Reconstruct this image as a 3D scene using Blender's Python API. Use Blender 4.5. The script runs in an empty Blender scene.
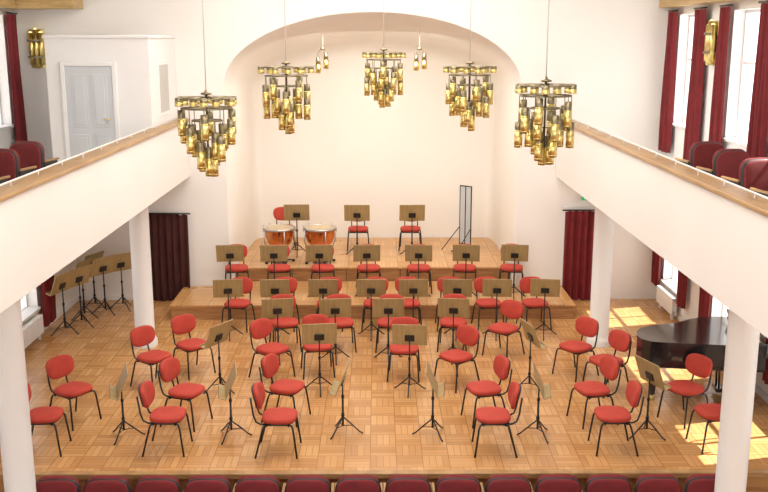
import bpy, bmesh, math, random
from mathutils import Vector, Matrix
random.seed(7)
S=bpy.context.scene
COL=S.collection
pi=math.pi

# ------------------------------------------------------------ materials
def newmat(name):
    m=bpy.data.materials.new(name); m.use_nodes=True
    nt=m.node_tree; b=nt.nodes['Principled BSDF']
    return m,nt,b
def mat(name,col,rough=.5,metal=0.,bump=0.,bscale=40.,var=0.,vscale=3.,coat=0.,emit=None,es=0.):
    m,nt,b=newmat(name)
    b.inputs['Base Color'].default_value=(*col,1)
    b.inputs['Roughness'].default_value=rough
    b.inputs['Metallic'].default_value=metal
    b.inputs['Coat Weight'].default_value=coat
    if emit:
        b.inputs['Emission Color'].default_value=(*emit,1); b.inputs['Emission Strength'].default_value=es
    tc=nt.nodes.new('ShaderNodeTexCoord')
    if var>0:
        n=nt.nodes.new('ShaderNodeTexNoise'); n.inputs['Scale'].default_value=vscale; n.inputs['Detail'].default_value=4
        nt.links.new(tc.outputs['Object'],n.inputs['Vector'])
        r=nt.nodes.new('ShaderNodeValToRGB')
        r.color_ramp.elements[0].position=.3; r.color_ramp.elements[1].position=.7
        r.color_ramp.elements[0].color=(*[c*(1-var) for c in col],1)
        r.color_ramp.elements[1].color=(*[min(1,c*(1+var)) for c in col],1)
        nt.links.new(n.outputs['Fac'],r.inputs['Fac']); nt.links.new(r.outputs['Color'],b.inputs['Base Color'])
    if bump>0:
        n=nt.nodes.new('ShaderNodeTexNoise'); n.inputs['Scale'].default_value=bscale
        nt.links.new(tc.outputs['Object'],n.inputs['Vector'])
        bp=nt.nodes.new('ShaderNodeBump'); bp.inputs['Strength'].default_value=bump; bp.inputs['Distance'].default_value=.01
        nt.links.new(n.outputs['Fac'],bp.inputs['Height']); nt.links.new(bp.outputs['Normal'],b.inputs['Normal'])
    return m
def parquet(name,cols,block=.36,strips=4,rough=.28):
    m,nt,b=newmat(name); N=nt.nodes.new; L=nt.links.new
    tc=N('ShaderNodeTexCoord'); sx=N('ShaderNodeSeparateXYZ'); L(tc.outputs['Object'],sx.inputs[0])
    def M(op,a,bb=None):
        n=N('ShaderNodeMath'); n.operation=op
        for i,v in enumerate((a,bb)):
            if v is None: continue
            if isinstance(v,(int,float)): n.inputs[i].default_value=v
            else: L(v,n.inputs[i])
        return n.outputs[0]
    u=M('DIVIDE',sx.outputs[0],block); v=M('DIVIDE',sx.outputs[1],block)
    fu=M('FLOOR',u); fv=M('FLOOR',v)
    par=M('FLOORED_MODULO',M('ADD',fu,fv),2.)
    su=M('MULTIPLY',u,float(strips)); sv=M('MULTIPLY',v,float(strips))
    inv=M('SUBTRACT',1.,par)
    sc=M('ADD',M('MULTIPLY',su,par),M('MULTIPLY',sv,inv))
    fs=M('FLOOR',sc); fr=M('FRACT',sc)
    cb=N('ShaderNodeCombineXYZ'); L(fu,cb.inputs[0]); L(fv,cb.inputs[1]); L(fs,cb.inputs[2])
    wn=N('ShaderNodeTexWhiteNoise'); L(cb.outputs[0],wn.inputs['Vector'])
    cb2=N('ShaderNodeCombineXYZ'); L(fu,cb2.inputs[0]); L(fv,cb2.inputs[1])
    wn2=N('ShaderNodeTexWhiteNoise'); L(cb2.outputs[0],wn2.inputs['Vector'])
    f=M('ADD',M('MULTIPLY',wn.outputs['Value'],.55),M('MULTIPLY',wn2.outputs['Value'],.32))
    f=M('ADD',f,M('MULTIPLY',par,.13))
    r=N('ShaderNodeValToRGB'); L(f,r.inputs['Fac'])
    r.color_ramp.elements[0].color=(*cols[0],1); r.color_ramp.elements[1].color=(*cols[2],1)
    e=r.color_ramp.elements.new(.5); e.color=(*cols[1],1)
    j=M('LESS_THAN',M('ABSOLUTE',M('SUBTRACT',fr,.5)),.465)
    ju=M('LESS_THAN',M('ABSOLUTE',M('SUBTRACT',M('FRACT',u),.5)),.487)
    jv=M('LESS_THAN',M('ABSOLUTE',M('SUBTRACT',M('FRACT',v),.5)),.487)
    jj=M('MULTIPLY',j,M('MULTIPLY',ju,jv))
    mx=N('ShaderNodeMix'); mx.data_type='RGBA'
    mx.inputs[6].default_value=(cols[0][0]*.65,cols[0][1]*.6,cols[0][2]*.55,1)
    L(jj,mx.inputs[0]); L(r.outputs['Color'],mx.inputs[7]); L(mx.outputs[2],b.inputs['Base Color'])
    ns=N('ShaderNodeTexNoise'); ns.inputs['Scale'].default_value=1.3; L(tc.outputs['Object'],ns.inputs['Vector'])
    L(M('ADD',M('MULTIPLY',ns.outputs['Fac'],.15),rough-.07),b.inputs['Roughness'])
    return m
def planks(name,c1,c2,rough=.35,scale=(1,1,1),w=6.):
    m,nt,b=newmat(name); N=nt.nodes.new; L=nt.links.new
    tc=N('ShaderNodeTexCoord'); mp=N('ShaderNodeMapping'); mp.inputs['Scale'].default_value=scale
    L(tc.outputs['Object'],mp.inputs[0])
    n=N('ShaderNodeTexNoise'); n.inputs['Scale'].default_value=w; n.inputs['Detail'].default_value=5
    L(mp.outputs[0],n.inputs['Vector'])
    r=N('ShaderNodeValToRGB'); r.color_ramp.elements[0].position=.35; r.color_ramp.elements[1].position=.65
    r.color_ramp.elements[0].color=(*c1,1); r.color_ramp.elements[1].color=(*c2,1)
    L(n.outputs['Fac'],r.inputs['Fac']); L(r.outputs['Color'],b.inputs['Base Color'])
    b.inputs['Roughness'].default_value=rough
    return m

M_wall=mat('plaster_cream',(.83,.795,.75),.85,bump=.08,bscale=25,var=.015,vscale=.8)
M_wall2=mat('plaster_white',(.85,.84,.83),.85,bump=.08,bscale=25,var=.015,vscale=.8)
M_niche=mat('plaster_niche',(.84,.80,.74),.85,bump=.08,bscale=25,var=.015,vscale=.8)
M_white=mat('white_paint',(.80,.79,.775),.5,var=.01)
M_door=mat('door_paint',(.58,.60,.62),.45,var=.02)
M_panel=mat('grey_panel',(.50,.49,.46),.5,var=.03)
M_floor=parquet('oak_parquet',((.43,.205,.072),(.56,.295,.112),(.66,.38,.16)),block=.32,rough=.20)
M_podium=parquet('podium_parquet',((.48,.24,.085),(.58,.32,.125),(.66,.38,.165)),block=.5,strips=6,rough=.3)
M_riser=planks('riser_wood',(.30,.135,.048),(.44,.22,.085),.45,(.6,1,8),5)
M_oak=planks('oak_trim',(.34,.19,.075),(.47,.285,.12),.35,(1,.3,6),6)
M_beam=planks('beam_wood',(.42,.27,.10),(.55,.37,.16),.4,(1,.3,6),6)
M_red=mat('red_upholstery',(.44,.045,.026),.8,bump=.15,bscale=300,var=.10,vscale=9)
M_vel=mat('dark_red_velvet',(.15,.012,.012),.8,bump=.1,bscale=200,var=.15,vscale=8)
M_vel2=mat('maroon_velvet',(.16,.009,.012),.8,bump=.1,bscale=200,var=.18,vscale=8)
M_curt=mat('crimson_curtain',(.17,.010,.013),.8,var=.15,vscale=5)
M_curtd=mat('maroon_curtain',(.06,.012,.009),.85,var=.2,vscale=5)
M_blk=mat('black_metal',(.018,.018,.02),.35,metal=.3,var=.05)
M_plast=mat('black_plastic',(.02,.02,.022),.5,var=.05)
M_desk=planks('stand_plywood',(.32,.225,.095),(.41,.295,.135),.4,(8,1,1),3)
M_brass=mat('brass',(.74,.60,.23),.28,metal=1,var=.2,vscale=14)
M_bronze=mat('dark_bronze',(.24,.20,.12),.36,metal=.9,var=.25,vscale=12)
M_copper=mat('copper',(.72,.29,.12),.25,metal=1,var=.15,vscale=6)
M_steel=mat('steel',(.55,.55,.55),.3,metal=1,var=.04)
M_skin=mat('drum_head',(.50,.38,.24),.5,var=.05)
M_lac=mat('piano_lacquer',(.012,.012,.014),.16,coat=.6,var=.05)
M_ivory=mat('ivory_key',(.85,.83,.76),.3,var=.02)
M_green=mat('exit_sign_green',(.03,.42,.14),.4,var=.03,emit=(.05,.6,.2),es=.3)
M_bulb=mat('bulb_glow',(.9,.75,.4),.4,emit=(1,.80,.25),es=1.6,var=.01)
M_pale=mat('pale_grey_panel',(.50,.52,.52),.3,var=.03)
M_cord=mat('cord_grey',(.62,.58,.54),.5,var=.03)
M_ground=mat('outside_paving',(.7,.68,.64),.9,var=.1)

# ------------------------------------------------------------ builder
class B:
    def __init__(s): s.bm=bmesh.new(); s.m=[]
    def mi(s,m):
        if m not in s.m: s.m.append(m)
        return s.m.index(m)
    def _setm(s,faces,m,smooth=False):
        i=s.mi(m)
        for f in faces: f.material_index=i; f.smooth=smooth
    def box(s,c,size,m,rot=None,bev=0.,seg=2):
        mt=Matrix.Translation(Vector(c))@(rot.to_4x4() if rot else Matrix.Identity(4))@Matrix.Diagonal((*size,1))
        r=bmesh.ops.create_cube(s.bm,size=1,matrix=mt)
        vs=r['verts']; fs=list({f for v in vs for f in v.link_faces})
        s._setm(fs,m)
        if bev>0:
            es=list({e for v in vs for e in v.link_edges})
            rr=bmesh.ops.bevel(s.bm,geom=es,offset=bev,segments=seg,profile=.5,affect='EDGES')
            s._setm(rr['faces'],m,True)
    def bx(s,x0,x1,y0,y1,z0,z1,m,bev=0.):
        s.box(((x0+x1)/2,(y0+y1)/2,(z0+z1)/2),(abs(x1-x0),abs(y1-y0),abs(z1-z0)),m,bev=bev)
    def tube(s,pts,r,m,seg=8,cap=True):
        pts=[Vector(p) for p in pts]; rings=[]
        n=len(pts)
        rr=r if isinstance(r,(list,tuple)) else [r]*n
        up=None
        for i,p in enumerate(pts):
            if i==0: t=pts[1]-p
            elif i==n-1: t=p-pts[i-1]
            else: t=(pts[i+1]-p).normalized()+(p-pts[i-1]).normalized()
            t.normalize()
            if up is None:
                up=Vector((0,0,1)) if abs(t.z)<.9 else Vector((1,0,0))
            a=(up-t*up.dot(t)).normalized(); b=t.cross(a); up=a
            rings.append([s.bm.verts.new(p+(a*math.cos(2*pi*k/seg)+b*math.sin(2*pi*k/seg))*rr[i]) for k in range(seg)])
        fs=[]
        for i in range(n-1):
            for k in range(seg):
                fs.append(s.bm.faces.new((rings[i][k],rings[i][(k+1)%seg],rings[i+1][(k+1)%seg],rings[i+1][k])))
        s._setm(fs,m,True)
        if cap:
            c=[s.bm.faces.new(rings[0][::-1]),s.bm.faces.new(rings[-1])]; s._setm(c,m)
    def lathe(s,prof,c,m,seg=24):
        c=Vector(c); rings=[]
        for r,z in prof:
            rings.append([s.bm.verts.new(c+Vector((max(r,1e-4)*math.cos(2*pi*k/seg),max(r,1e-4)*math.sin(2*pi*k/seg),z))) for k in range(seg)])
        fs=[]
        for i in range(len(rings)-1):
            for k in range(seg):
                fs.append(s.bm.faces.new((rings[i][k],rings[i][(k+1)%seg],rings[i+1][(k+1)%seg],rings[i+1][k])))
        s._setm(fs,m,True)
    def pad(s,c,w,d,t,m,rot=None,n=3.2,seg=28,bend=0.,crown=.0,taper=0.):
        mt=Matrix.Translation(Vector(c))@(rot.to_4x4() if rot else Matrix.Identity(4))
        prof=[(.90,-.5),(.97,-.38),(1.,-.12),(1.,.12),(.97,.36),(.90,.5),(.6,.5+crown*.6),(.25,.5+crown)]
        rings=[]
        for sc,zz in prof:
            ring=[]
            for k in range(seg):
                a=2*pi*k/seg; ca,sa=math.cos(a),math.sin(a)
                x=math.copysign(abs(ca)**(2/n),ca)*w/2*sc; y=math.copysign(abs(sa)**(2/n),sa)*d/2*sc
                x*=1-taper*(y/d)
                z=zz*t+bend*(x/(w/2))**2
                ring.append(s.bm.verts.new(mt@Vector((x,y,z))))
            rings.append(ring)
        fs=[]
        for i in range(len(rings)-1):
            for k in range(seg):
                fs.append(s.bm.faces.new((rings[i][k],rings[i][(k+1)%seg],rings[i+1][(k+1)%seg],rings[i+1][k])))
        fs.append(s.bm.faces.new(rings[0][::-1])); fs.append(s.bm.faces.new(rings[-1]))
        s._setm(fs,m,True)
    def prism(s,out,z0,z1,m,mt=None,smooth=False):
        mt=mt or Matrix.Identity(4)
        lo=[s.bm.verts.new(mt@Vector((x,y,z0))) for x,y in out]; hi=[s.bm.verts.new(mt@Vector((x,y,z1))) for x,y in out]
        n=len(out)
        s._setm([s.bm.faces.new(lo[::-1]),s.bm.faces.new(hi)],m)
        s._setm([s.bm.faces.new((lo[i],lo[(i+1)%n],hi[(i+1)%n],hi[i])) for i in range(n)],m,smooth)
    def mesh(s,name):
        me=bpy.data.meshes.new(name); bmesh.ops.recalc_face_normals(s.bm,faces=s.bm.faces)
        s.bm.to_mesh(me); s.bm.free()
        for m in s.m: me.materials.append(m)
        return me
    def obj(s,name,loc=(0,0,0),rz=0):
        return inst(s.mesh(name),name,loc,rz)
def inst(me,name,loc=(0,0,0),rz=0,sc=1):
    o=bpy.data.objects.new(name,me); o.location=loc; o.rotation_euler=(0,0,math.radians(rz)); o.scale=(sc,sc,sc)
    COL.objects.link(o); return o
def RX(a): return Matrix.Rotation(math.radians(a),3,'X')
def RY(a): return Matrix.Rotation(math.radians(a),3,'Y')
def RZ(a): return Matrix.Rotation(math.radians(a),3,'Z')

WF=18.1   # depth of proscenium wall
CE=7.2    # ceiling
XR=5.6; XLL=-5.8; XLU=-6.6
AUD=-.67
# ------------------------------------------------------------ floors / shell
b=B(); b.bx(-7,6,-3,10.4,AUD-.1,AUD,M_floor); b.obj('floor')
b=B(); b.bx(XLL,XR,10.42,22,-.2,0,M_floor); b.bx(XLL,XR,10.36,10.46,-.06,.012,M_oak,bev=.01)
b.bx(XLL,XR,10.42,10.45,AUD,-.06,M_riser); b.obj('stage_floor')
b=B(); b.bx(-7,6,-3,22,CE,CE+.2,M_wall2); b.obj('ceiling')
b=B(); b.bx(-30,60,-30,60,-4.2,-4.,M_ground); b.obj('ground_outside')

# podium tiers
def tier(x0,x1,y0,y1,z0,z1):
    b=B(); b.bx(x0,x1,y0+.02,y1,z0+.001,z1-.03,M_riser); b.bx(x0-.02,x1+.02,y0,y1,z1-.03,z1,M_podium)
    n=int((x1-x0)/.93)
    for i in range(1,n): 
        x=x0+(x1-x0)*i/n; b.bx(x-.006,x+.006,y0+.012,y0+.03,z0+.01,z1-.03,M_plast)
    b.obj('podium_step')
tier(-3.68,3.68,16.7,WF-.003,0,.28)
tier(-2.70,2.70,WF,18.45,0,.28)
tier(-2.70,2.70,18.45,21.38,0,.56)

# proscenium wall with arched niche
def arch(hw,sp,rise,n=32,z0=0.):
    p=[(-hw,z0),(-hw,sp*.33),(-hw,sp*.66)]
    for i in range(n+1):
        a=pi-pi*i/n; p.append((hw*math.cos(a),sp+rise*math.sin(a)))
    p+=[(hw,sp*.66),(hw,sp*.33),(hw,z0)]
    return p
b=B(); bm=b.bm
rings=[(WF,2.80,4.15,1.36),(WF+.06,2.77,4.15,1.32),(19.2,2.74,4.1,1.2),(20.4,2.72,4.0,1.05),(21.0,2.70,3.95,1.0),(21.25,2.66,3.9,.96),(21.36,2.60,3.86,.90),(21.4,2.52,3.8,.84)]
R=[[bm.verts.new((x,y,z)) for x,z in arch(hw,sp,ri)] for y,hw,sp,ri in rings]
fs=[]
for i in range(len(R)-1):
    for k in range(len(R[0])-1):
        fs.append(bm.faces.new((R[i][k],R[i][k+1],R[i+1][k+1],R[i+1][k])))
b._setm(fs,M_niche,True)
b._setm([bm.faces.new(R[-1])],M_niche,True)
b.obj('wall_niche')
b=B(); bm=b.bm
pr=arch(2.80,4.15,1.36); n=len(pr)
def q(*p): b._setm([bm.faces.new([bm.verts.new(v) for v in p])],M_wall)
for k in range(3,n-4):
    (xa,za),(xb,zb)=pr[k],pr[k+1]
    q((xa,WF,za),(xb,WF,zb),(xb,WF,CE),(xa,WF,CE))
q((-7,WF,-.1),(-2.80,WF,-.1),(-2.80,WF,CE),(-7,WF,CE))
q((2.80,WF,-.1),(6,WF,-.1),(6,WF,CE),(2.80,WF,CE))
bmesh.ops.remove_doubles(bm,verts=bm.verts,dist=1e-4)
b.bx(-7,-3.0,WF+.01,WF+.3,-.1,CE,M_wall); b.bx(3.0,6,WF+.01,WF+.3,-.1,CE,M_wall)
b.obj('wall_back')

def wall_open(name,xin,xout,y0,y1,z0,z1,ops,m):
    b=B(); ops=sorted(ops); y=y0
    xa,xb=min(xin,xout),max(xin,xout)
    for (a,c,zl) in ops:
        if a>y: b.bx(xa,xb,y,a,z0,z1,m)
        z=z0
        for (p,q_) in zl:
            if p>z: b.bx(xa,xb,a,c,z,p,m)
            z=q_
        if z1>z: b.bx(xa,xb,a,c,z,z1,m)
        y=c
    if y1>y: b.bx(xa,xb,y,y1,z0,z1,m)
    return b.obj(name)
UW=(3.45,5.45); LW=(.45,2.15)
colsR=[(16.45,17.75),(13.65,15.05),(10.9,12.3),(8.1,9.5),(5.3,6.7),(2.5,3.9)]
wall_open('wall_right',XR,XR+.3,-3,WF+.3,AUD-.1,CE,[(a,c,[LW,UW]) for a,c in colsR],M_wall2)
colsL=[(14.0,15.9),(10.6,12.5),(7.2,9.1),(3.8,5.7)]
wall_open('wall_left_lower',XLL,XLL-.3,-3,WF,AUD-.1,2.45,[(a,c,[LW]) for a,c in colsL],M_wall)
colsU=[(16.2,17.5),(12.9,14.4),(9.8,11.3),(6.6,8.1),(3.4,4.9)]
wall_open('wall_left_upper',XLU,XLU-.3,-3,WF,2.45,CE,[(a,c,[UW]) for a,c in colsU],M_wall)

wn=0
def window(x,y0,y1,z0,z1,side):
    global wn; wn+=1
    b=B(); xc=x+side*.2; f=.045
    b.bx(xc-.03,xc+.03,y0,y0+f,z0,z1,M_white); b.bx(xc-.03,xc+.03,y1-f,y1,z0,z1,M_white)
    b.bx(xc-.03,xc+.03,y0+f,y1-f,z0,z0+f,M_white); b.bx(xc-.03,xc+.03,y0+f,y1-f,z1-f,z1,M_white)
    ym=(y0+y1)/2; b.bx(xc-.02,xc+.02,ym-.02,ym+.02,z0+f,z1-f,M_white)
    for t in (.6,):
        z=z0+(z1-z0)*t; b.bx(xc-.02,xc+.02,y0+f,ym-.02,z-.02,z+.02,M_white); b.bx(xc-.02,xc+.02,ym+.02,y1-f,z-.02,z+.02,M_white)
    b.bx(x-side*.06,x+side*.16,y0+.01,y1-.01,z0+.001,z0+.04,M_white)
    b.obj('window_%d'%wn)
for a,c in colsR: window(XR,a,c,*LW,1); window(XR,a,c,*UW,1)
for a,c in colsL: window(XLL,a,c,*LW,-1)
for a,c in colsU: window(XLU,a,c,*UW,-1)

def curtain(x,y0,z0,z1,length,axis,m,amp=.05,pitch=.13,name='curtain'):
    b=B(); n=int(length/pitch*10); rows=10
    g=[]
    ph=random.random()*6
    for j in range(rows+1):
        t=j/rows; z=z0+(z1-z0)*t; row=[]
        for i in range(n+1):
            u=i/n*length
            a=amp*(1-.35*t)*math.sin(u/pitch*2*pi+ph+.3*math.sin(3*t))+.012*math.sin(u*23+t*4)
            if axis=='y': p=(x+a,y0+u,z)
            else: p=(x+u,y0+a,z)
            row.append(b.bm.verts.new(p))
        g.append(row)
    fs=[b.bm.faces.new((g[j][i],g[j][i+1],g[j+1][i+1],g[j+1][i])) for j in range(rows) for i in range(n)]
    b._setm(fs,m,True)
    if axis=='y': b.tube([(x,y0-.05,z1+.02),(x,y0+length+.05,z1+.02)],.015,M_blk)
    else: b.tube([(x-.05,y0,z1+.02),(x+length+.05,y0,z1+.02)],.015,M_blk)
    return b.obj(name)
for i,(a,c) in enumerate(colsR[:4]):
    curtain(XR-.12,c-.18,2.95,5.5,.44,'y',M_curt); curtain(XR-.12,a-.42,2.95,5.5,.52,'y',M_curt)
    curtain(XR-.11,c-.1,.35,2.2,.4,'y',M_curt,amp=.035); curtain(XR-.11,a-.32,.35,2.2,.38,'y',M_curt,amp=.035)
for a,c in colsU[:3]:
    curtain(XLU+.12,c-.1,2.95,5.45,.42,'y',M_curt); curtain(XLU+.12,a-.42,2.95,5.45,.5,'y',M_curt)
for a,c in colsL[:3]:
    curtain(XLL+.11,c-.02,.12,2.2,.55,'y',M_curt,amp=.04); curtain(XLL+.11,a-.5,.12,2.2,.5,'y',M_curt,amp=.04)
curtain(-4.3,WF-.12,.02,1.72,.74,'x',M_curtd,amp=.04)
curtain(3.70,WF-.12,.02,1.78,.62,'x',M_curt,amp=.045)
b=B(); b.bx(3.70,4.46,WF-.05,WF-.001,0,1.86,M_white,bev=.01); b.obj('door_1')
b=B(); b.bx(-4.4,-3.75,WF-.05,WF-.001,0,1.74,M_curtd,bev=.01); b.obj('door_2')
b=B(); b.bx(4.02,4.28,WF-.06,WF-.001,1.98,2.10,M_green,bev=.008); b.bx(4.0,4.30,WF-.03,WF-.001,1.96,2.12,M_white); 
b.bx(4.07,4.10,WF-.065,WF-.06,2.0,2.08,M_white); b.bx(4.14,4.25,WF-.065,WF-.06,2.03,2.05,M_white); b.obj('exit_sign')
b=B(); b.bx(-5.8,-4.42,WF-.02,WF-.001,0,.1,M_white); b.obj('baseboard_back')
b=B(); b.bx(XR-.02,XR-.001,10.5,WF-.06,0,.1,M_white); b.obj('baseboard_right')
b=B(); b.bx(XLL+.001,XLL+.02,10.5,WF-.03,0,.1,M_white); b.obj('baseboard_left')
def radiator(x,y0,y1,side):
    b=B(); n=int((y1-y0)/.07)
    for i in range(n):
        y=y0+i*.07; b.bx(x-.05,x+.05,y,y+.055,.1,.42,M_white,bev=.01)
    b.tube([(x,y0,.14),(x,y1,.14)],.02,M_white); b.tube([(x,y0,.38),(x,y1,.38)],.02,M_white)
    b.bx(x-.02,x+.02,y0+.1,y0+.13,0,.12,M_white); b.bx(x-.02,x+.02,y1-.16,y1-.13,0,.12,M_white)
    b.obj('radiator')
radiator(XLL+.12,14.2,15.7,1); radiator(XR-.12,16.6,17.6,-1); radiator(XR-.12,13.9,14.8,-1)

# ------------------------------------------------------------ balconies
BZ0,BZ1=2.455,3.50
def balcony(side,xout):
    b=B(); xi=3.5*side; xout-=side*.004
    b.bx(xi,xi+side*.14,-3,WF-.004,BZ0,BZ1,M_wall)
    xs=xi+side*.14
    b.bx(min(xs,xout),max(xs,xout),-3,WF-.004,BZ0,BZ0+.25,M_wall)
    b.bx(xi-side*.04,xi+side*.24,-3,WF-.004,BZ1,BZ1+.05,M_oak,bev=.012)
    x=xi+side*.10; z=BZ1+.11
    b.tube([(x,-2.9,z),(x,WF-.05,z)],.011,M_white,6)
    y=-2.5
    while y<WF-.2:
        b.tube([(x,y,BZ1+.045),(x,y,z)],.008,M_white,6); y+=.8
    b.obj('balcony')
balcony(-1,XLU); balcony(1,XR)
def pillar(x,y,z0,r=.16):
    b=B()
    pr=[(r+.04,z0),(r+.04,z0+.1),(r+.02,z0+.13),(r,z0+.17),(r,BZ0-.10),(r+.015,BZ0-.08),(r+.03,BZ0-.06),(r+.03,BZ0-.002)]
    b.lathe(pr,(x,y,0),M_white,36); b.obj('pillar')
for s in (-1,1):
    pillar(3.8*s,15.25,0)
pillar(-3.77,9.5,AUD); pillar(3.90,9.45,AUD)
pillar(-3.8,3.6,AUD); pillar(3.8,3.6,AUD)

# booth on left balcony
b=B(); fx0,fx1,fy=-5.38,-3.68,16.0; zt=5.03; bz=BZ0+.252
b.bx(fx0,fx1,fy,WF-.003,bz,zt,M_white)
b.bx(fx0-.03,fx1+.02,fy-.03,WF-.003,zt,zt+.05,M_white,bev=.01)
b.bx(fx1-.0,fx1+.02,16.55,17.35,3.70,4.65,M_white,bev=.005)
b.bx(fx1+.015,fx1+.028,16.62,17.28,3.77,4.58,M_panel,bev=.003)
b.obj('wall_booth')
def panel_door(x0,x1,y,z0,z1,name):
    b=B(); b.bx(x0,x1,y-.04,y-.001,z0,z1,M_door,bev=.006)
    for a,c in ((x0-.07,x0),(x1,x1+.07)): b.bx(a,c,y-.06,y-.001,z0,z1+.07,M_white,bev=.008)
    b.bx(x0,x1,y-.06,y-.001,z1,z1+.07,M_white,bev=.008)
    w=(x1-x0); 
    for (u0,u1) in ((.12,.46),(.54,.88)):
        for (v0,v1) in ((.08,.4),(.46,.93)):
            X0,X1=x0+w*u0,x0+w*u1; Z0,Z1=z0+(z1-z0)*v0,z0+(z1-z0)*v1
            b.bx(X0,X1,y-.05,y-.038,Z0,Z1,M_door,bev=.005); b.bx(X0+.05,X1-.05,y-.062,y-.045,Z0+.05,Z1-.05,M_door,bev=.005)
    b.tube([(x1-.07,y-.04,z0+1.0),(x1-.07,y-.09,z0+1.0),(x1-.17,y-.09,z0+1.0)],.009,M_brass)
    b.obj(name)
panel_door(-5.07,-4.29,16.0,bz,4.58,'door_3')
b=B(); b.bx(XLU,-5.33,17.5,WF-.005,5.55,5.85,M_beam,bev=.01); b.obj('trim_1')
b=B(); b.bx(XR-.3,XR-.002,-3,WF-.005,5.58,5.85,M_beam,bev=.01); b.obj('trim_2')
b=B(); b.bx(XLU+.002,XLU+.25,-3,17.49,5.55,5.85,M_beam,bev=.01); b.obj('trim_3')

def sconce(loc,rz):
    b=B(); b.bx(-.13,.13,.0,.03,-.35,.35,M_brass,bev=.005)
    for x,h in ((-.09,.29),(0,.35),(.09,.29)):
        b.lathe([(.044,-h),(.05,-h),(.05,h),(.044,h),(.044,-h)],(x,-.07,0),M_brass,16)
        b.lathe([(.0,-.05),(.03,-.03),(.03,.03),(0,.05)],(x,-.07,h-.02),M_bulb,10)
    for z in (-.15,.15): b.bx(-.1,.1,-.03,.01,z-.012,z+.012,M_bronze); b.bx(-.145,.145,-.128,-.118,z-.02,z+.02,M_bronze)
    b.obj('wall_sconce',loc,rz)
sconce((-6.22,WF-.035,4.84),0)
sconce((XR-.035,15.75,4.95),-90)

# ------------------------------------------------------------ chair
def chair_mesh():
    b=B()
    b.pad((0,-.02,.455),.44,.43,.065,M_red,n=3.2,crown=.12)
    b.pad((0,-.02,.418),.40,.38,.022,M_plast,n=3.4)
    rot=RX(78)
    b.pad((0,.245,.715),.43,.30,.055,M_red,rot=rot,n=2.7,bend=.04,crown=.1,taper=-.10)
    b.pad((0,.285,.710),.40,.27,.02,M_plast,rot=rot,n=2.7,bend=.04,taper=-.10)
    for s in (-1,1):
        b.tube([(s*.17,-.16,.405),(s*.20,-.19,.40),(s*.21,-.205,.36),(s*.235,-.25,.0)],.0125,M_blk)
        b.tube([(s*.17,.12,.405),(s*.20,.15,.40),(s*.21,.165,.36),(s*.235,.26,.0)],.0125,M_blk)
        b.tube([(s*.14,.0,.40),(s*.14,.20,.40),(s*.14,.255,.43),(s*.14,.285,.52),(s*.14,.315,.74)],.012,M_blk)
        b.tube([(s*.17,-.17,.402),(s*.17,.13,.402)],.011,M_blk)
    b.tube([(-.19,-.15,.395),(.19,-.15,.395)],.010,M_blk); b.tube([(-.19,.12,.395),(.19,.12,.395)],.010,M_blk)
    return b.mesh('orchestra_chair')
CH=chair_mesh()
def stand_mesh(tilt,H=.84):
    b=B()
    b.tube([(0,0,.10),(0,0,.50)],.014,M_blk); b.tube([(0,0,.48),(0,0,H-.01)],.010,M_blk)
    b.lathe([(0,.485),(.02,.485),(.02,.525),(0,.525)],(0,0,0),M_blk,12)
    b.lathe([(0,.235),(.022,.235),(.022,.275),(0,.275)],(0,0,0),M_blk,12)
    for k in range(3):
        a=2*pi*k/3+pi/6; c,s=math.cos(a),math.sin(a)
        b.tube([(c*.01,s*.01,.22),(c*.09,s*.09,.15),(c*.22,s*.22,.03),(c*.26,s*.26,.010)],.010,M_blk)
        b.tube([(0,0,.11),(c*.13,s*.13,.11)],.006,M_blk,6)
    r=RX(tilt)
    def P(x,y,z): return Vector((0,0,H))+r@Vector((x,y,z))
    b.box(P(0,-.0,.03),(.50,.012,.36),M_desk,rot=r,bev=.004)
    b.box(P(0,.045,-.15),(.50,.09,.010),M_desk,rot=r,bev=.003)
    b.box(P(0,.09,-.14),(.50,.008,.03),M_desk,rot=r)
    b.box(P(0,-.016,-.02),(.14,.02,.10),M_blk,rot=r,bev=.004)
    b.tube([P(0,-.02,-.02),(0,0,H-.04)],.012,M_blk)
    return b.mesh('music_stand')
ST=stand_mesh(20); ST2=stand_mesh(24,.74)

chairs=[(-4.06,11.1,92,0),(-3.98,12.0,58,0),(-3.21,13.33,52,0),(-2.46,11.93,74,0),(-2.53,11.1,92,0),(-2.75,13.9,46,0),
(-1.51,13.68,48,0),(-1.14,12.07,72,0),(-1.14,11.05,90,0),(-.83,13.85,8,0),(.49,13.7,-4,0),(1.26,13.33,-48,0),(2.13,14.7,-44,0),
(3.11,13.76,-55,0),(1.53,12.0,-74,0),(1.54,11.05,-92,0),(3.42,13.1,-62,0),(2.97,11.97,-78,0),(3.03,11.08,-92,0),(4.22,12.0,-58,0),(4.32,11.15,-88,0)]
rowA=[-2.46,-1.66,-.84,-.02,.7,1.45,2.13,2.95]
chairs+=[(x+.08*(1 if x<0 else -1),16.22,x*3,0) for x in rowA]
rowB=[-1.49,-.58,.26,1.29]
chairs+=[(x+.05,15.05,-x*8,0) for x in rowB]
row1=[-2.64,-1.83,-.99,-.11,.85,1.73,2.63]
chairs+=[(x+.03,17.72,-x*3,.28) for x in row1]
chairs+=[(-1.95,20.3,12,.56),(-.33,20.15,0,.56),(.80,20.15,-6,.56)]
for x,y,a,z in chairs:
    inst(CH,'orchestra_chair',(x,y,z+.001),a+random.uniform(-4,4))
stands=[(-3.17,11.45,104,0,1),(-1.79,11.45,98,0,1),(-.36,11.57,86,0,1),(.80,11.5,-93,0,1),(2.15,11.45,-99,0,1),(3.56,11.45,-66,0,0),
(-.75,13.1,6,0,0),(.55,13.05,-4,0,0),(-2.2,13.1,62,0,0),(2.3,13.1,-72,0,0)]
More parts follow.
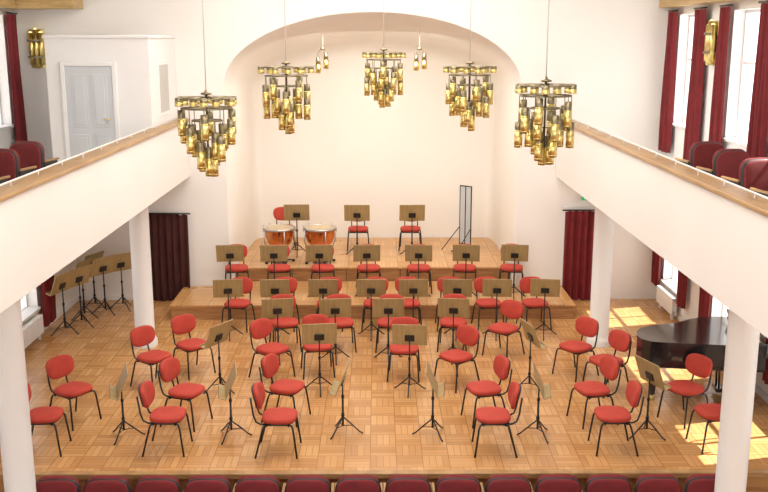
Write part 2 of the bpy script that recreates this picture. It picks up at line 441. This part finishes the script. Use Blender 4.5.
stands+=[(x,15.68,-x*3,0,0) for x in rowA]+[(x,14.45,-x*5,0,0) for x in rowB]+[(x,17.15,-x*2,.28,0) for x in row1]
stands+=[(-1.60,19.55,4,.56,0),(-.34,19.5,0,.56,0),(.81,19.5,0,.56,0)]
for x,y,a,z,k in stands:
    inst(ST2 if k else ST,'music_stand',(x,y,z+.001),a+random.uniform(-3,3),1.0 if z<.5 else 1.06)
for x,y,a in ((-5.35,15.9,60),(-5.2,16.35,50),(-5.3,16.85,65),(-5.0,17.15,40),(-4.75,17.45,30),(-5.28,17.45,55)):
    inst(ST,'music_stand',(x,y,.001),a+12,1.05)

# ------------------------------------------------------------ timpani
def timpani(x,y,z,r):
    b=B()
    b.lathe([(.02,.30),(r*.45,.32),(r*.8,.42),(r*.97,.56),(r,.70)],(0,0,0),M_copper,40)
    b.lathe([(r,.69),(r+.02,.69),(r+.02,.73),(r-.01,.735),(r-.01,.72)],(0,0,0),M_steel,40)
    b.lathe([(r-.01,.73),(r*.5,.731),(0,.731)],(0,0,0),M_skin,40)
    b.lathe([(.16,0.02),(.17,.05),(.06,.1),(.035,.15),(.035,.31),(0,.32)],(0,0,0),M_blk,20)
    for k in range(4):
        a=2*pi*k/4+.4; c,s=math.cos(a),math.sin(a)
        b.tube([(c*(r+.012),s*(r+.012),.70),(c*(r+.02),s*(r+.02),.45),(c*r*.75,s*r*.75,.2),(c*.1,s*.1,.12)],.014,M_steel)
        b.tube([(c*.1,s*.1,.06),(c*(r*.95),s*(r*.95),.03)],.014,M_blk)
        b.lathe([(0,0),(.03,0),(.03,.045),(0,.045)],(c*r*.95,s*r*.95,0),M_blk,10)
    for k in range(8):
        a=2*pi*k/8; c,s=math.cos(a),math.sin(a)
        b.tube([(c*(r+.025),s*(r+.025),.64),(c*(r+.025),s*(r+.025),.77)],.008,M_steel,6); b.tube([(c*(r+.0),s*(r+.0),.77),(c*(r+.05),s*(r+.05),.77)],.006,M_steel,6)
    b.box((0,-r*.8,.06),(.12,.2,.02),M_steel,rot=RX(15),bev=.005)
    b.obj('timpani_drum',(x,y,z+.001))
timpani(-1.90,18.90,.56,.30); timpani(-1.08,18.90,.56,.31)

# tall pale panel on a stand
b=B()
b.bx(-.15,.15,-.012,.012,.14,.155,M_blk); b.bx(-.15,.15,-.012,.012,1.39,1.41,M_blk)
b.bx(-.15,-.135,-.012,.012,.0,1.41,M_blk); b.bx(.135,.15,-.012,.012,.0,1.41,M_blk); b.bx(-.135,.135,-.005,.005,.155,1.39,M_pale)
b.bx(-.01,.01,-.012,.012,.155,1.39,M_blk)
b.tube([(-.14,0,.015),(-.14,-.3,.015)],.014,M_blk); b.tube([(-.14,0,.015),(-.14,.2,.015)],.014,M_blk)
b.tube([(.14,0,.015),(.14,-.3,.015)],.014,M_blk); b.tube([(.14,0,.015),(.14,.2,.015)],.014,M_blk)
b.tube([(-.15,-.01,.5),(-.4,-.3,.01)],.01,M_blk); b.tube([(.15,-.01,.5),(.05,-.4,.01)],.01,M_blk)
b.obj('standing_panel',(1.97,20.0,.563),-40)

# ------------------------------------------------------------ chandeliers
def chandelier(x,y,zb,rz=0,sc=1.):
    b=B(); L=CE-zb
    b.tube([(0,0,(.93)*sc),(0,0,L)],.006,M_cord,6)
    b.lathe([(0,L-.06),(.07,L-.06),(.07,L-.002),(0,L-.002)],(0,0,0),M_bronze,16)
    def lathe(pr,c,m,seg=16): b.lathe([(r*sc,z*sc) for r,z in pr],(c[0]*sc,c[1]*sc,0),m,seg)
    lathe([(0,.97),(.010,.97),(.02,.94),(.06,.93),(.06,.915),(.012,.905),(.012,.2),(0,.2)],(0,0),M_bronze)
    def hoop(R,z): lathe([(R-.005,z-.008),(R+.005,z-.008),(R+.005,z+.008),(R-.005,z+.008),(R-.005,z-.008)],(0,0),M_bronze,40)
    def tube(cc,z0,z1,r,split,glow=False):
        lathe([(0,z1),(r*.93,z1),(r*.93,split)],cc,M_bronze,14)
        lathe([(r*.93,split),(r,split),(r,z0),(r*.9,z0),(r*.9,split-.01)],cc,M_brass,16)
        for q_ in (.10,.9):
            zz=z0+(split-z0)*q_; lathe([(r*1.02,zz),(r*1.05,zz+.005),(r*1.02,zz+.010)],cc,M_brass,16)
        if glow: lathe([(0,z0+.09),(.018,z0+.08),(.02,z0+.05),(0,z0+.03)],cc,M_bulb,8)
    def arm(a,Rr,z,zd):
        c,s=math.cos(a),math.sin(a)
        b.tube([(0,0,z*sc),(c*Rr*sc,s*Rr*sc,z*sc)],.006*sc,M_bronze,6)
        if zd<z: b.tube([(c*Rr*sc,s*Rr*sc,z*sc),(c*Rr*sc,s*Rr*sc,zd*sc)],.005*sc,M_bronze,6)
        return (c*Rr,s*Rr)
    # top deck: ring of short cylinders
    n=12
    for k in range(n):
        cc=arm(2*pi*k/n,.325 if k%2 else .24,.88,.87); tube(cc,.795,.885,.044,.84)
    hoop(.325,.875)
    # second deck: slim tall tubes at stepped heights
    n=10
    for k in range(n):
        a=2*pi*k/n+.3; dz=(0,-.18,-.04,-.27,-.10)[k%5]
        cc=arm(a,.28,.765,.75+dz); tube(cc,.47+dz,.75+dz,.045,.66+dz,True)
    hoop(.28,.765)
    n=6
    for k in range(n):
        a=2*pi*k/n+.1; dz=(-.02,-.20,-.10)[k%3]
        cc=arm(a,.165,.63,.61+dz); tube(cc,.31+dz,.61+dz,.047,.50+dz,True)
    hoop(.165,.63)
    for k in range(3):
        a=2*pi*k/3+.7; dz=(0,.06,.02)[k]
        cc=arm(a,.07,.42,.31+dz); tube(cc,.0+dz,.32+dz,.047,.20+dz,True)
    b.obj('chandelier',(x,y,zb),rz)
chandelier(-1.83,10.8,3.47,sc=1.02,rz=5); chandelier(-1.05,12.1,3.83,sc=.96,rz=40)
chandelier(.19,14.9,3.97,sc=.96,rz=70); chandelier(1.30,12.6,3.82,sc=.96,rz=15); chandelier(1.90,10.3,3.66,sc=.99,rz=50)
def pendant(x,y,zb,cl,hooks):
    b=B(); zt=cl
    for i,(dx,dz) in enumerate(hooks):
        b.tube([(0,0,zt),(dx*.5,0,zt-.02),(dx,0,zt-.08),(dx,0,zb+dz+.3)],.005,M_bronze,6)
        b.lathe([(0,.32),(.04,.32),(.045,.16),(.0,.16)],(dx,0,zb+dz),M_bronze,14)
        b.lathe([(.045,.17),(.055,.17),(.055,0),(.048,0),(.048,.15)],(dx,0,zb+dz),M_brass,14)
    b.lathe([(0,zt+.03),(.05,zt+.02),(.05,zt-.02),(0,zt-.03)],(0,0,0),M_bronze,12)
    b.tube([(0,0,zt),(0,0,zt+.40)],.006,M_cord,6)
    b.obj('pendant_lamp',(x,y,0))
pendant(-1.0,19.4,4.40,4.83,((-.1,-.05),(.06,.04)))
pendant(.93,19.4,4.40,4.83,((-.06,0),(.1,.03)))

# ------------------------------------------------------------ grand piano
b=B()
Lp,Wp=1.68,1.38
out=[(Lp,-Wp/2),(Lp,Wp/2),(1.25,Wp/2),(1.05,.64),(.85,.5),(.65,.3),(.45,.18),(.25,.08),(.10,-.05),(.02,-.22),(0,-.42),(.05,-.58),(.16,-.67),(.3,-Wp/2)]
def ins(o,d): 
    cx=sum(p[0] for p in o)/len(o); cy=sum(p[1] for p in o)/len(o)
    return [(cx+(x-cx)*(1+d),cy+(y-cy)*(1+d)) for x,y in o]
b.prism(out,.58,.92,M_lac); b.prism(ins([(min(x,1.42),y) for x,y in out],.015),.925,.95,M_lac)
b.prism(ins(out,.008),.58,.61,M_lac)
b.bx(1.42,1.70,-.68,-.61,.78,.98,M_lac,bev=.01); b.bx(1.42,1.70,.61,.68,.78,.98,M_lac,bev=.01)
b.bx(1.44,1.66,-.60,.60,.922,.935,M_ivory)
for i in range(36):
    if i%7 in (2,6): continue
    y=-.59+i*.0335; b.bx(1.45,1.55,y+.012,y+.024,.935,.948,M_lac)
b.box((1.40,0,1.04),(.02,1.0,.2),M_lac,rot=RY(-15),bev=.004)
for x,y in ((1.45,-.55),(1.45,.55),(.25,-.4)):
    b.lathe([(.0,.6),(.075,.6),(.07,.45),(.045,.12),(.05,.09),(.02,.08),(.02,.06)],(x,y,0),M_lac,16)
    b.lathe([(0,0),(.035,.0),(.04,.035),(.035,.07),(0,.07)],(x,y,0),M_brass,12)
b.tube([(1.2,-.1,.6),(1.22,-.1,.1)],.015,M_lac); b.tube([(1.2,.1,.6),(1.22,.1,.1)],.015,M_lac)
b.box((1.22,0,.09),(.1,.3,.06),M_lac,bev=.01)
for y in (-.06,0,.06): b.box((1.3,y,.06),(.12,.02,.012),M_brass,bev=.003)
b.obj('grand_piano',(3.80,13.16,.001),-9)

# ------------------------------------------------------------ theatre seats
def theatre_mesh(vel):
    b=B()
    b.pad((0,-.14,.62),.50,.56,.10,vel,rot=RX(-98),n=4.2,bend=.02,crown=.08)
    b.pad((0,-.185,.60),.53,.57,.04,M_plast,rot=RX(-98),n=4.2,bend=.02)
    b.pad((0,-.205,.61),.50,.53,.05,vel,rot=RX(82),n=4.2,crown=.1)
    b.pad((0,.10,.42),.48,.46,.11,vel,n=4,crown=.1)
    b.box((0,.08,.35),(.44,.4,.03),M_plast,bev=.01)
    for s in (-1,1):
        b.bx(s*.262-.012,s*.262+.012,-.14,.2,.0,.60,M_plast,bev=.005)
        b.bx(s*.262-.017,s*.262+.017,-.12,.26,.60,.63,M_oak,bev=.008)
    return b.mesh('theatre_seat')
TS=theatre_mesh(M_vel2); TSB=theatre_mesh(M_vel)
for i in range(14):
    inst(TS,'theatre_seat',(-3.50+i*.562,9.98,AUD+.001),0)
for i in range(14):
    if abs(-3.52+i*.565)<3.4: inst(TS,'theatre_seat',(-3.52+i*.565,9.0,AUD+.001),0)
for i in range(7):
    inst(TSB,'theatre_seat',(4.72,13.5-i*.95,BZ0+.251),12)
    inst(TSB,'theatre_seat',(-4.85,13.6-i*.95,BZ0+.251),-12)

# ------------------------------------------------------------ lights
w=bpy.data.worlds.new('World'); S.world=w; w.use_nodes=True
bg=w.node_tree.nodes['Background']; bg.inputs[0].default_value=(.95,.97,1,1); bg.inputs[1].default_value=2.2
def area(name,loc,rot,sx,sy,E,col):
    l=bpy.data.lights.new(name,'AREA'); l.shape='RECTANGLE'; l.size=sx; l.size_y=sy; l.energy=E; l.color=col
    o=bpy.data.objects.new(name,l); o.location=loc; o.rotation_euler=[math.radians(a) for a in rot]; COL.objects.link(o)
area('added_fill_front',(0,8,7.0),(0,0,0),6,3,185,(1,.96,.90))  # added fill above the frame, not a fixture of the hall
area('added_fill_mid',(0,12.5,7.0),(0,0,0),6,3,220,(1,.95,.89))  # added fill over the stage, out of view, no real lamp there
area('added_fill_back',(0,15.6,7.0),(0,0,0),6,2.4,200,(1,.95,.89))  # added fill near the proscenium wall, unseen, stands for no fixture
area('added_niche_fill',(0,18.9,5.0),(14,0,0),2.5,.8,78,(1,.93,.83))  # added unseen area lamp to brighten the niche, separate from the pendants
sl=bpy.data.lights.new('sun','SUN'); sl.energy=12; sl.angle=.012; sl.color=(1,.97,.92)
so=bpy.data.objects.new('sun',sl); so.rotation_euler=Vector((-1,-.25,-1.15)).to_track_quat('-Z','Y').to_euler(); COL.objects.link(so)

# ------------------------------------------------------------ camera
cam=bpy.data.cameras.new('camera'); co=bpy.data.objects.new('camera',cam); COL.objects.link(co); S.camera=co
cam.sensor_width=36; cam.lens=950/768*36
co.location=(.1,0,5.0)
pitch=math.atan(206/950); yaw=math.atan(6/950)
co.rotation_euler=(pi/2-pitch,0,-yaw)
cam.clip_end=200
S.view_settings.view_transform='Standard'
S.view_settings.exposure=.15
